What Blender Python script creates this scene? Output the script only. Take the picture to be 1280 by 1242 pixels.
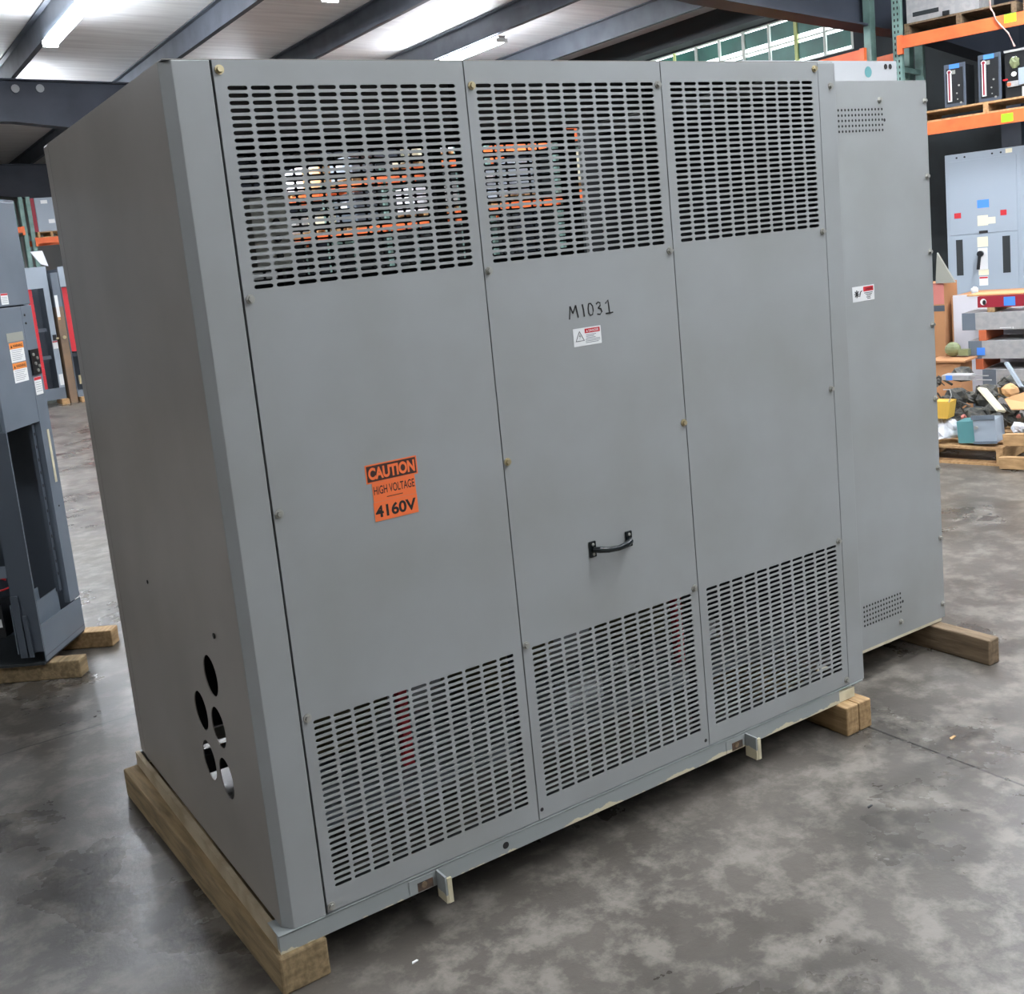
import bpy, math, random
from mathutils import Vector, Matrix
import mathutils
random.seed(7)
SC = bpy.context.scene
COL = SC.collection
for o in list(bpy.data.objects): bpy.data.objects.remove(o)

# ---------------------------------------------------------------- camera, world, exposure
def Rz(t): return Matrix.Rotation(t, 3, 'Z')
def Rx(t): return Matrix.Rotation(t, 3, 'X')
CAM_LOC = Vector((-0.7904, -2.4674, 1.6501))
CAM_R = Rz(-0.5438) @ Rx(1.4128) @ Rz(-0.1043)
cd = bpy.data.cameras.new('camera'); cam = bpy.data.objects.new('camera', cd); COL.objects.link(cam)
cam.matrix_world = Matrix.Translation(CAM_LOC) @ CAM_R.to_4x4()
cd.sensor_fit = 'HORIZONTAL'; cd.sensor_width = 36.0; cd.lens = 36.0*1341.27/1280
cd.shift_x = 43.14/1280; cd.shift_y = -88.67/1280; cd.clip_start = 0.05; cd.clip_end = 200
SC.camera = cam
w = bpy.data.worlds.new('sky'); SC.world = w; w.use_nodes = True
w.node_tree.nodes['Background'].inputs[0].default_value = (0.86, 0.95, 1.0, 1)
w.node_tree.nodes['Background'].inputs[1].default_value = 4.5
SC.view_settings.view_transform = 'Standard'; SC.view_settings.look = 'None'
SC.view_settings.exposure = 0.16; SC.view_settings.gamma = 1.0; SC.view_settings.use_curve_mapping = False

TUBE_E = 84.0        # emission of a lamp tube
LAMP_W = 34.0        # watts of each lamp's downward light
FZ = -0.155          # floor height

# ---------------------------------------------------------------- materials
def mat(name, base, rough=0.6, metal=0.0, nodes=None, spec=0.5):
    m = bpy.data.materials.new(name); m.use_nodes = True
    b = m.node_tree.nodes['Principled BSDF']
    b.inputs['Base Color'].default_value = (*base, 1); b.inputs['Roughness'].default_value = rough
    b.inputs['Metallic'].default_value = metal; b.inputs['Specular IOR Level'].default_value = spec
    if nodes: nodes(m, m.node_tree, b)
    return m
def s2l(r, g, b):
    f = lambda c: (c/255/12.92) if c/255 <= 0.04045 else ((c/255+0.055)/1.055)**2.4
    return (f(r), f(g), f(b))
def noise_mix(c2, scale=4, detail=5, lo=0.4, hi=0.65, stretch=(1, 1, 1), bump=0.0, fac=1.0, rough2=None):
    def fn(m, nt, b):
        N = nt.nodes; L = nt.links
        tc = N.new('ShaderNodeTexCoord'); mp = N.new('ShaderNodeMapping'); mp.inputs['Scale'].default_value = stretch
        L.new(tc.outputs['Object'], mp.inputs[0])
        n = N.new('ShaderNodeTexNoise'); n.inputs['Scale'].default_value = scale; n.inputs['Detail'].default_value = detail
        L.new(mp.outputs[0], n.inputs[0])
        r = N.new('ShaderNodeMapRange'); r.inputs[1].default_value = lo; r.inputs[2].default_value = hi; r.inputs[4].default_value = fac
        L.new(n.outputs[0], r.inputs[0])
        mx = N.new('ShaderNodeMix'); mx.data_type = 'RGBA'; mx.inputs[6].default_value = b.inputs['Base Color'].default_value[:]
        mx.inputs[7].default_value = (*c2, 1); L.new(r.outputs[0], mx.inputs[0]); L.new(mx.outputs[2], b.inputs['Base Color'])
        if bump:
            bp = N.new('ShaderNodeBump'); bp.inputs['Strength'].default_value = bump; bp.inputs['Distance'].default_value = 0.01
            L.new(n.outputs[0], bp.inputs['Height']); L.new(bp.outputs[0], b.inputs['Normal'])
        if rough2 is not None:
            q = N.new('ShaderNodeMapRange'); q.inputs[1].default_value = lo; q.inputs[2].default_value = hi
            q.inputs[3].default_value = b.inputs['Roughness'].default_value; q.inputs[4].default_value = rough2
            L.new(n.outputs[0], q.inputs[0]); L.new(q.outputs[0], b.inputs['Roughness'])
    return fn
def emit(name, col, s):
    m = bpy.data.materials.new(name); m.use_nodes = True; b = m.node_tree.nodes['Principled BSDF']
    b.inputs['Base Color'].default_value = (1, 1, 1, 1)
    b.inputs['Emission Color'].default_value = (*col, 1); b.inputs['Emission Strength'].default_value = s
    return m

def base_nodes(m, nt, b):        # grey paint chipped to a cream primer along the lower edge
    N = nt.nodes; L = nt.links
    g = N.new('ShaderNodeNewGeometry'); sp = N.new('ShaderNodeSeparateXYZ'); L.new(g.outputs['Position'], sp.inputs[0])
    n = N.new('ShaderNodeTexNoise'); n.inputs['Scale'].default_value = 5.5; n.inputs['Detail'].default_value = 7; n.inputs['Roughness'].default_value = .62
    L.new(g.outputs['Position'], n.inputs[0])
    a = N.new('ShaderNodeMapRange'); a.inputs[1].default_value = -0.050; a.inputs[2].default_value = -0.026
    a.inputs[3].default_value = 0.12; a.inputs[4].default_value = -0.12; a.clamp = False
    L.new(sp.outputs[2], a.inputs[0])
    x = N.new('ShaderNodeMapRange'); x.inputs[1].default_value = 0.0; x.inputs[2].default_value = 2.3; x.inputs[3].default_value = -0.05; x.inputs[4].default_value = 0.06
    L.new(sp.outputs[0], x.inputs[0])
    s = N.new('ShaderNodeMath'); L.new(n.outputs[0], s.inputs[0]); L.new(a.outputs[0], s.inputs[1])
    s2 = N.new('ShaderNodeMath'); L.new(s.outputs[0], s2.inputs[0]); L.new(x.outputs[0], s2.inputs[1])
    t = N.new('ShaderNodeMapRange'); t.inputs[1].default_value = 0.60; t.inputs[2].default_value = 0.62; L.new(s2.outputs[0], t.inputs[0])
    mx = N.new('ShaderNodeMix'); mx.data_type = 'RGBA'; mx.inputs[6].default_value = b.inputs['Base Color'].default_value[:]
    mx.inputs[7].default_value = (*s2l(205, 195, 165), 1); L.new(t.outputs[0], mx.inputs[0]); L.new(mx.outputs[2], b.inputs['Base Color'])

def floor_nodes(m, nt, b):
    N = nt.nodes; L = nt.links
    g = N.new('ShaderNodeNewGeometry')
    def noise(sc, det, rg=.55, dist=0.0, vec=None):
        n = N.new('ShaderNodeTexNoise'); n.inputs['Scale'].default_value = sc; n.inputs['Detail'].default_value = det
        n.inputs['Roughness'].default_value = rg; n.inputs['Distortion'].default_value = dist
        L.new(vec or g.outputs['Position'], n.inputs[0]); return n
    def rng(o, a, c, lo=0.0, hi=1.0):
        r = N.new('ShaderNodeMapRange'); r.inputs[1].default_value = a; r.inputs[2].default_value = c; r.inputs[3].default_value = lo; r.inputs[4].default_value = hi
        L.new(o, r.inputs[0]); return r.outputs[0]
    def mix(f, c1, c2):
        x = N.new('ShaderNodeMix'); x.data_type = 'RGBA'; L.new(f, x.inputs[0])
        for k, c in ((6, c1), (7, c2)):
            if isinstance(c, tuple): x.inputs[k].default_value = (*c, 1)
            else: L.new(c, x.inputs[k])
        return x.outputs[2]
    n1 = noise(1.0, 7, .6, .2); n2 = noise(7.5, 8, .68, .1); n3 = noise(38, 4, .6); n4 = noise(2.6, 9, .7, .35)
    c = mix(rng(n1.outputs[0], .36, .64), s2l(64, 60, 55), s2l(92, 86, 79))
    c = mix(rng(n2.outputs[0], .47, .62, 0, .62), c, s2l(130, 124, 115))
    c = mix(rng(n4.outputs[0], .54, .70, 0, .6), c, s2l(58, 56, 52))
    c = mix(rng(n3.outputs[0], .60, .72, 0, .35), c, s2l(70, 68, 64))
    sp = N.new('ShaderNodeSeparateXYZ'); L.new(g.outputs['Position'], sp.inputs[0])
    wob = noise(9, 3); wm = N.new('ShaderNodeMath'); wm.operation = 'MULTIPLY'; wm.inputs[1].default_value = .012; L.new(wob.outputs[0], wm.inputs[0])
    def joint(axis, pos):
        a = N.new('ShaderNodeMath'); a.operation = 'SUBTRACT'; L.new(sp.outputs[axis], a.inputs[0]); a.inputs[1].default_value = pos + .006
        a2 = N.new('ShaderNodeMath'); L.new(a.outputs[0], a2.inputs[0]); L.new(wm.outputs[0], a2.inputs[1])
        ab = N.new('ShaderNodeMath'); ab.operation = 'ABSOLUTE'; L.new(a2.outputs[0], ab.inputs[0])
        return rng(ab.outputs[0], .0025, .0065, .8, 0)
    for ax, p in ((0, 2.167), (1, 2.15), (0, 6.9), (1, 7.0), (1, 12.0)):
        c = mix(joint(ax, p), c, s2l(26, 24, 22))
    L.new(c, b.inputs['Base Color'])
    L.new(rng(n1.outputs[0], .4, .62, .24, .44), b.inputs['Roughness'])
    bp = N.new('ShaderNodeBump'); bp.inputs['Strength'].default_value = .25; bp.inputs['Distance'].default_value = .01
    L.new(n2.outputs[0], bp.inputs['Height']); L.new(bp.outputs[0], b.inputs['Normal'])

M = {}
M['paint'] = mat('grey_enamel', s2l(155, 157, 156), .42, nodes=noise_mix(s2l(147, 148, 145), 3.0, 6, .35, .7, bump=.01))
M['inside_shade'] = mat('grey_enamel_inside_shade', s2l(38, 42, 48), .7)  # the enclosure's own enamel, darkened to hold the shade inside it
M['rust'] = mat('rusty_steel', s2l(92, 70, 54), .8, nodes=noise_mix(s2l(60, 54, 50), 30, 4))
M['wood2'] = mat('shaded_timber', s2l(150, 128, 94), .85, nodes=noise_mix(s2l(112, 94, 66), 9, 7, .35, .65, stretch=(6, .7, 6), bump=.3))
M['paint_side'] = mat('grey_enamel_warm_light', s2l(150, 144, 137), .30, nodes=noise_mix(s2l(136, 130, 122), 2.5, 6, .35, .7))  # same grey enamel, with warm reflected light put into the colour
M['paint_light'] = mat('light_grey_enamel', s2l(168, 170, 172), .5)
M['base'] = mat('chipped_base', s2l(146, 150, 148), .5, nodes=base_nodes)
M['cream'] = mat('cream_primer', s2l(214, 205, 176), .7, nodes=noise_mix(s2l(190, 180, 150), 14, 4))
M['gap'] = mat('dark_steel_and_shade', s2l(38, 42, 44), .6)
M['black'] = mat('black_plastic', s2l(22, 23, 25), .35)
M['blackhandle'] = mat('glossy_black', s2l(18, 24, 26), .22)
M['bolt'] = mat('zinc_bolt', s2l(168, 166, 158), .4, .5)
M['brass'] = mat('brass_bolt', s2l(190, 176, 140), .4, .6)
M['floor'] = mat('concrete', s2l(150, 146, 140), .5, nodes=floor_nodes)
M['insul'] = mat('white_vinyl_insulation', s2l(242, 241, 239), .55, nodes=noise_mix(s2l(222, 220, 219), 3.5, 6, .35, .7, stretch=(.25, 2.6, 1), bump=.5))
M['purlin'] = mat('purlin_steel', s2l(86, 91, 100), .5, nodes=noise_mix(s2l(72, 77, 86), 3, 5))
M['rafter'] = mat('rafter_steel', s2l(64, 69, 80), .55, nodes=noise_mix(s2l(54, 59, 70), 2, 4))
M['wall'] = mat('dark_wall', s2l(58, 64, 66), .8, nodes=noise_mix(s2l(46, 50, 52), 1.5, 4))
M['wallback'] = mat('grey_wall', s2l(150, 150, 148), .8)
M['rail_tan'] = mat('tan_base_rail', s2l(176, 160, 134), .7, nodes=noise_mix(s2l(150, 132, 104), 8, 5))
M['wood'] = mat('timber', s2l(178, 146, 104), .8, nodes=noise_mix(s2l(140, 112, 76), 9, 7, .35, .65, stretch=(6, .7, 6), bump=.3))
M['wooddark'] = mat('weathered_timber', s2l(128, 108, 84), .85, nodes=noise_mix(s2l(96, 80, 60), 9, 7, .35, .65, stretch=(6, .7, 6), bump=.3))
M['pallet'] = mat('pallet_wood', s2l(196, 158, 112), .85, nodes=noise_mix(s2l(160, 124, 84), 9, 6, .35, .65, stretch=(4, 1, 4)))
M['orange'] = mat('orange_beam_paint', s2l(236, 114, 58), .45, nodes=noise_mix(s2l(226, 100, 50), 6, 4))
M['green'] = mat('green_upright_paint', s2l(122, 152, 144), .5, nodes=noise_mix(s2l(104, 134, 126), 8, 4))
M['pane'] = mat('green_painted_pane', s2l(58, 128, 112), .4, nodes=noise_mix(s2l(46, 104, 92), 2.2, 4))
M['muntin'] = mat('window_bar', s2l(226, 232, 222), .6)
M['muntin_y'] = mat('yellow_green_bar', s2l(214, 226, 150), .6)
M['white'] = mat('white_label', s2l(232, 232, 230), .5)
M['red'] = mat('red_print', s2l(200, 44, 52), .5)
M['redbus'] = mat('red_insulator', s2l(206, 44, 54), .45)
M['orangelab'] = mat('orange_sticker', s2l(244, 118, 62), .55)
M['warn'] = mat('orange_band', s2l(232, 138, 60), .55)
M['ink'] = mat('ink', s2l(24, 22, 22), .6)
M['brownink'] = mat('dark_print', s2l(62, 34, 28), .6)
M['greyink'] = mat('grey_print', s2l(130, 130, 134), .6)
M['blue'] = mat('blue_tape', s2l(74, 138, 232), .6)
M['lime'] = mat('lime_tag', s2l(160, 226, 30), .6)
M['galv'] = mat('galvanised_steel', s2l(178, 176, 174), .45, .25, nodes=noise_mix(s2l(166, 165, 165), 18, 3, .4, .6, rough2=.55))
M['blugrey'] = mat('blue_grey_paint', s2l(106, 115, 125), .45, nodes=noise_mix(s2l(98, 107, 117), 3, 4))
M['blugrey_d'] = mat('dark_blue_grey_paint', s2l(74, 81, 90), .5)
M['ltblue'] = mat('light_blue_grey_paint', s2l(156, 166, 176), .45)
M['teal'] = mat('teal_paint', s2l(88, 140, 142), .45)
M['card'] = mat('cardboard', s2l(206, 158, 110), .9)
M['cardbrown'] = mat('brown_cardboard', s2l(178, 128, 88), .9)
M['whiteboard'] = mat('white_board', s2l(226, 224, 230), .6)
M['creamplank'] = mat('cream_plank', s2l(232, 224, 194), .7)
M['yellow'] = mat('yellow_plastic', s2l(216, 172, 74), .5)
M['bag'] = mat('plastic_sheet', s2l(226, 226, 230), .25, nodes=noise_mix(s2l(196, 198, 204), 14, 5, bump=.8))
M['junk'] = mat('dark_scrap', s2l(58, 58, 54), .6, nodes=noise_mix(s2l(92, 88, 78), 24, 6, .48, .6, bump=1.0))
M['olive'] = mat('olive_plastic', s2l(122, 130, 92), .5)
M['redpaint'] = mat('dark_red_paint', s2l(150, 34, 50), .45)
M['terracotta'] = mat('rusty_orange', s2l(190, 98, 60), .7)
M['coil'] = mat('coil_varnish', s2l(120, 112, 84), .5, nodes=noise_mix(s2l(84, 80, 62), 12, 4, stretch=(1, 1, 6)))
M['core'] = mat('core_steel', s2l(112, 118, 124), .5, nodes=noise_mix(s2l(80, 84, 88), 7, 5))
M['brkr'] = mat('breaker_face', s2l(74, 82, 94), .45)
M['pink'] = mat('pink_strip', s2l(222, 160, 150), .5)
M['wire'] = mat('pale_wire', s2l(196, 160, 150), .5)
M['pinkwood'] = mat('pink_block', s2l(196, 120, 110), .8)
M['wire_red'] = mat('red_wire', s2l(220, 40, 48), .5)
M['tube'] = emit('lamp_tube', (0.86, 0.92, 1.0), TUBE_E)
M['tan'] = mat('tan_plate', s2l(150, 150, 140), .5)
M['brownpanel'] = mat('brown_panel', s2l(134, 108, 82), .6, nodes=noise_mix(s2l(110, 96, 84), 2, 4))

# ---------------------------------------------------------------- mesh building
class MB:
    def __init__(s): s.v = []; s.f = []; s.m = []; s.mats = []; s.cur = 0; s.T = None
    def use(s, name):
        if name not in s.mats: s.mats.append(name)
        s.cur = s.mats.index(name); return s
    def add(s, vs, fs):
        b = len(s.v)
        for p in vs: s.v.append(tuple(s.T @ Vector(p)) if s.T is not None else tuple(p))
        for f in fs: s.f.append([i+b for i in f]); s.m.append(s.cur)
        return s
    def box(s, x0, x1, y0, y1, z0, z1):
        vs = [(x0,y0,z0),(x1,y0,z0),(x1,y1,z0),(x0,y1,z0),(x0,y0,z1),(x1,y0,z1),(x1,y1,z1),(x0,y1,z1)]
        return s.add(vs, [(0,3,2,1),(4,5,6,7),(0,1,5,4),(1,2,6,5),(2,3,7,6),(3,0,4,7)])
    def bar(s, p, q, w, h, up=(0,0,1)):
        p = Vector(p); q = Vector(q); d = (q-p).normalized(); u = Vector(up)
        a = d.cross(u).normalized(); b = a.cross(d).normalized()
        c = [(-w/2,-h/2),(w/2,-h/2),(w/2,h/2),(-w/2,h/2)]
        vs = [p+a*x+b*y for x,y in c]+[q+a*x+b*y for x,y in c]
        return s.add(vs, [(0,3,2,1),(4,5,6,7),(0,1,5,4),(1,2,6,5),(2,3,7,6),(3,0,4,7)])
    def tube(s, pts, r, n=8):
        pts = [Vector(p) for p in pts]; vs = []; fs = []
        rr = r if isinstance(r, (list, tuple)) else [r]*len(pts)
        for i, p in enumerate(pts):
            d = (pts[min(i+1,len(pts)-1)]-pts[max(i-1,0)]).normalized()
            u = Vector((0,0,1)) if abs(d.z) < .9 else Vector((1,0,0))
            a = d.cross(u).normalized(); b = a.cross(d)
            for k in range(n):
                t = 2*math.pi*k/n; vs.append(p+(a*math.cos(t)+b*math.sin(t))*rr[i])
        for i in range(len(pts)-1):
            for k in range(n):
                fs.append((i*n+k, i*n+(k+1)%n, (i+1)*n+(k+1)%n, (i+1)*n+k))
        fs.append(tuple(range(n))[::-1]); fs.append(tuple(range((len(pts)-1)*n, len(pts)*n)))
        return s.add(vs, fs)
    def prism(s, poly, axis, a, b):     # poly in the two other axes, extruded along axis a..b
        n = len(poly)
        def P(u, v, t): return [(t,u,v),(u,t,v),(u,v,t)][axis]
        vs = [P(u,v,a) for u,v in poly]+[P(u,v,b) for u,v in poly]
        return s.add(vs, [tuple(range(n))[::-1], tuple(range(n,2*n))]+[(i,(i+1)%n,(i+1)%n+n,i+n) for i in range(n)])
    def lump(s, c, rx, ry, rz, n=12, jag=.25, seed=0, flat=False):
        rnd = random.Random(seed); vs = []; fs = []; m = n//2
        for i in range(m+1):
            th = math.pi*i/m
            for k in range(n):
                ph = 2*math.pi*k/n; j = 1+rnd.uniform(-jag, jag) if 0 < i < m else 1
                z = math.cos(th)*rz*j
                if flat: z = max(z, -rz*.35)
                vs.append((c[0]+rx*j*math.sin(th)*math.cos(ph), c[1]+ry*j*math.sin(th)*math.sin(ph), c[2]+z))
        for i in range(m):
            for k in range(n): fs.append((i*n+k, (i+1)*n+k, (i+1)*n+(k+1)%n, i*n+(k+1)%n))
        return s.add(vs, fs)
    def obj(s, name, parent=None, smooth=False, bevel=0, seg=2):
        me = bpy.data.meshes.new(name); me.from_pydata(s.v, [], s.f)
        for n in s.mats: me.materials.append(M[n])
        me.polygons.foreach_set('material_index', s.m)
        if smooth: me.polygons.foreach_set('use_smooth', [True]*len(s.f))
        me.update()
        o = bpy.data.objects.new(name, me); COL.objects.link(o)
        if parent: o.parent = parent
        if bevel:
            b = o.modifiers.new('bevel', 'BEVEL'); b.width = bevel; b.segments = seg; b.limit_method = 'ANGLE'
        return o
def mb(m): return MB().use(m)
def thing(name, label, cat, loc=(0,0,0), rz=0, group=None):
    o = bpy.data.objects.new(name, None); COL.objects.link(o); o.empty_display_size = .1
    o.location = loc; o.rotation_euler = (0,0,rz); o['label'] = label; o['category'] = cat
    if group: o['group'] = group
    return o
def tag(o, label, cat, group=None):
    o['label'] = label; o['category'] = cat
    if group: o['group'] = group
    return o
def copy_tree(o, parent=None):
    c = o.copy(); COL.objects.link(c)
    if parent: c.parent = parent
    for ch in [x for x in bpy.data.objects if x.parent == o]: copy_tree(ch, c)
    return c
def structure(o): o['kind'] = 'structure'; return o
def recentre(o):      # move a single-mesh thing's origin to the middle of its base
    vs = [v.co for v in o.data.vertices]
    c = Vector(((min(v.x for v in vs)+max(v.x for v in vs))/2, (min(v.y for v in vs)+max(v.y for v in vs))/2, min(v.z for v in vs)))
    for v in o.data.vertices: v.co -= c
    o.location = o.location + o.rotation_euler.to_matrix() @ c; return o

def glyphs(text, size, bold=0.0, width=1.0):     # flat letter shapes of a line of text, lower-left at 0,0 in x / z
    cu = bpy.data.curves.new('t', 'FONT'); cu.body = text; cu.size = size; cu.offset = bold
    o = bpy.data.objects.new('t', cu); COL.objects.link(o)
    dg = bpy.context.evaluated_depsgraph_get(); me = o.evaluated_get(dg).to_mesh()
    vs = [v.co.copy() for v in me.vertices]; fs = [tuple(p.vertices) for p in me.polygons]
    o.evaluated_get(dg).to_mesh_clear(); bpy.data.objects.remove(o); bpy.data.curves.remove(cu)
    if not vs: return [], []
    x0 = min(v.x for v in vs); x1 = max(v.x for v in vs); y0 = min(v.y for v in vs); y1 = max(v.y for v in vs)
    return [((v.x-x0), (v.y-y0), x1-x0, y1-y0) for v in vs], fs
def put_text(b, text, x0, x1, z0, z1, y, bold=0.0):   # fits the line into a rectangle on a plane of constant y
    g, fs = glyphs(text, 1.0, bold)
    vs = [(x0+a/wd*(x1-x0), y, z0+c/ht*(z1-z0)) for a, c, wd, ht in g]
    b.add(vs, fs)

# ---------------------------------------------------------------- building
fl = mb('floor'); fl.box(-8, 11.8, -8, 34, FZ-.2, FZ); structure(fl.obj('floor'))
def roof_z(x, h0=3.375):       # underside height of the purlins
    return 1.65 + h0 - .04*(x+.79)
c = mb('insul'); c.add([(-8,-8,roof_z(-8)+.31),(11.8,-8,roof_z(11.8)+.31),(11.8,34,roof_z(11.8)+.31),(-8,34,roof_z(-8)+.31),
        (-8,-8,roof_z(-8)+.36),(11.8,-8,roof_z(11.8)+.36),(11.8,34,roof_z(11.8)+.36),(-8,34,roof_z(-8)+.36)],
        [(0,1,2,3),(4,7,6,5),(0,4,5,1),(1,5,6,2),(2,6,7,3),(3,7,4,0)])
structure(c.obj('ceiling'))
def wallbox(nm, m, *a): structure(mb(m).box(*a).obj(nm))
WX = 11.7
WZ0, WZ1, WY0, WY1 = 3.84, 4.50, 7.45, 14.95
wr = mb('wall'); wr.box(WX, WX+.15, -8, 34, FZ, WZ0); wr.box(WX, WX+.15, -8, WY0, WZ0, 5.0); wr.box(WX, WX+.15, WY1, 34, WZ0, 5.0); wr.box(WX, WX+.15, WY0, WY1, WZ1, 5.0)
structure(wr.obj('wall_right'))
wallbox('wall_back', 'wallback', -8, 11.85, 27.5, 27.65, FZ, 6)
wallbox('wall_left', 'wallback', -8.15, -8, -8, 34.15, FZ, 6)
wallbox('wall_front', 'wallback', -8.15, 11.85, -8.15, -8, FZ, 6)
# high window band of green panes with daylight in the slits around them
win = thing('window_1', '', '', (WX, WY0, WZ0)); del win['label']; del win['category']; win['kind'] = 'structure'
fr = mb('muntin'); pn = mb('pane'); fy = mb('muntin_y')
ny = 15; pitch = (WY1-WY0)/ny; rows = [(0.0, .31), (.34, .65)]
for i in range(ny+1):
    t = .035 if i % 2 else .055
    (fy if i % 5 == 2 else fr).box(.02, .07, i*pitch-t/2 if 0 < i < ny else max(0, min(i*pitch, WY1-WY0-t)), i*pitch+t/2 if 0 < i < ny else max(t, min(i*pitch+t, WY1-WY0)), 0, WZ1-WZ0)
for z in (0.0, .32, .64): fr.box(.03, .06, 0, WY1-WY0, z, z+.02)
for i in range(ny):
    for z0, z1 in rows:
        pn.box(.04, .05, i*pitch+.03, (i+1)*pitch-.03, z0+.06, z1-.03)
structure(fr.obj('window_frame', win)); structure(pn.obj('pane', win)); structure(fy.obj('window_bar', win))
# steelwork
for i, px in enumerate([-5.4, -3.45, -1.5, .43, 2.36, 4.29, 6.21, 8.09, 10.02]):
    z = roof_z(px); b = mb('purlin')
    prof = [(px, z), (px+.075, z), (px+.075, z+.012), (px+.012, z+.012), (px+.012, z+.285), (px-.07, z+.285), (px-.07, z+.30), (px, z+.30)]
    b.prism(prof, 1, -7.9, 33.9)
    px_o = b.obj('roof_purlin'); px_o['kind'] = 'structure'
structure(mb('gap').box(WX-.35, WX-.02, -7.9, 33.9, 4.52, 4.88).obj('eave_strut'))
for k, y in enumerate([-2.9, 4.95, 15.0, 25.0]):
    b = mb('rafter'); pts = []
    xs = [-7.9, 2.3, 5.0, 6.5, 8.0, 9.6, 11.2]; dp = [.58, .60, .85, 1.02, 1.10, 1.18, 1.4]
    if y < 0: dp = [.4]*7
    for x, d in zip(xs, dp):
        zt = roof_z(x)-.01
        pts.append((x, zt, zt-d))
    for (x0, a0, b0), (x1, a1, b1) in zip(pts, pts[1:]):
        for (ya, yb, za, zb, zc, zd) in ((y-.01, y+.01, b0, a0, b1, a1), (y-.12, y+.12, b0-.02, b0, b1-.02, b1), (y-.12, y+.12, a0-.02, a0, a1-.02, a1)):
            b.add([(x0,ya,za),(x0,yb,za),(x0,yb,zb),(x0,ya,zb),(x1,ya,zc),(x1,yb,zc),(x1,yb,zd),(x1,ya,zd)],
                  [(0,3,2,1),(4,5,6,7),(0,1,5,4),(1,2,6,5),(2,3,7,6),(3,0,4,7)])
    b.box(11.2, 11.6, y-.12, y+.12, FZ, 4.5)
    if y == 15.0:
        b.use('paint_light')
        for x in (2.41, 2.76): b.tube([(x, y-.012, 4.76), (x, y-.03, 4.76)], .06, 12)
    b.obj('roof_rafter')['kind'] = 'structure'

# ---------------------------------------------------------------- strip lights
def strip_light(x, y0, L, label, dz=.02, power=1.0):
    t = thing('strip_light', label, 'ceiling light', (x, y0, roof_z(x)-dz), 0, 'fluorescent strip lights under the roof')
    h = mb('paint_light'); h.prism([(-.06,0),(.06,0),(.06,-.03),(-.06,-.03)], 1, 0, L); h.obj('housing', t)
    b = mb('tube'); b.prism([(-.09,-.02),(-.06,-.0005),(-.0605,-.0305),(.0605,-.0305),(.06,-.0005),(.09,-.02),(.085,-.07),(.05,-.09),(-.05,-.09),(-.085,-.07)], 1, .022, L-.022)
    b.obj('lens', t)
    for a in (0, L-.02):
        mb('white').box(-.092,.092,a,a+.02,-.092,-.031).obj('end_cap', t)
    if dz > .1:
        for a in (.3, L-.3): mb('bolt').tube([(0, a, 0), (0, a, dz+(.02 if dz < .4 else -.1))], .006, 6).obj('hanger', t)
    ld = bpy.data.lights.new('lamp_glow', 'AREA'); ld.shape = 'RECTANGLE'; ld.size = .12; ld.size_y = L; ld.energy = LAMP_W*power; ld.color = (.93, .96, 1.0)
    lo = bpy.data.objects.new('lamp_glow', ld); COL.objects.link(lo); lo.parent = t; lo.location = (0, L/2, -.105); return t
for (x, y0, L, lb, pw) in [
    (2.42, 9.8, 2.5, 'bright strip light at the top left of the roof, just short of the dark rafter', 1),
    (2.42, -3.3, 2.5, 'unseen fill strip light under the purlin between the enclosure and the photographer', .55),  # out of view, added as fill for the enclosure front
    (2.42, -6.6, 2.5, 'unseen fill strip light under the same purlin, well behind the photographer', .75),  # second added fill for the front, out of view
    (2.42, 15.4, 2.5, 'strip light beyond the second rafter on the left', 1),
    (8.18, 10.6, 2.5, 'glowing strip light seen just over the top of the enclosure', 1),
    (8.15, .6, 2.5, 'unseen strip light over the aisle in front of the near pallet rack', .8),
    (6.27, -2.8, 2.5, 'unseen fill strip light over the open floor right of the enclosure', .4),  # added with the front fill, never in view
    (.49, 8.6, 2.5, 'unseen fill strip light over the aisle between the enclosure and the open cubicles', 1.6),  # out of view, added to brighten the floor at the left
    (.49, 4.2, 2.5, 'unseen fill strip light over the aisle just behind the left end of the enclosure', 1.2),  # added for the same left-hand floor, also unseen
    (6.27, 15.3, 2.5, 'added fill strip light beyond the rafter, hidden behind the top of the enclosure', 1.5),  # added to brighten the roof lining from out of sight
    (8.15, 18.5, 2.5, 'strip light far back over the rack row', 1),
    (4.35, 5.6, 2.5, 'strip light over the aisle right behind the enclosure', 2.2),
    (-5.37, -1.0, 2.5, 'unseen fill strip light over the floor far to the left', .12),  # weak unseen lamp added to lift the enclosure's dark side
    (-1.44, 9.5, 2.5, 'strip light over the aisle left of the open grey cabinets', 1)]:
    strip_light(x, y0, L, lb, power=pw, dz=.36 if y0 < 8 and x > 0 else .02)  # near lamps, mostly unseen, hang lower to brighten the roof lining
for x, pw in ((3.3, .6), (6.6, .4)):      # unseen cross lights added over the enclosure front to shape its floor shadow
    t = strip_light(x, .10, 2.5, 'unseen crosswise strip light hanging over the front edge of the %s' % ('grey enclosure' if x < 5 else 'right-hand aisle'), dz=.38, power=pw)
    t.rotation_euler = (0, 0, math.pi/2)

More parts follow.
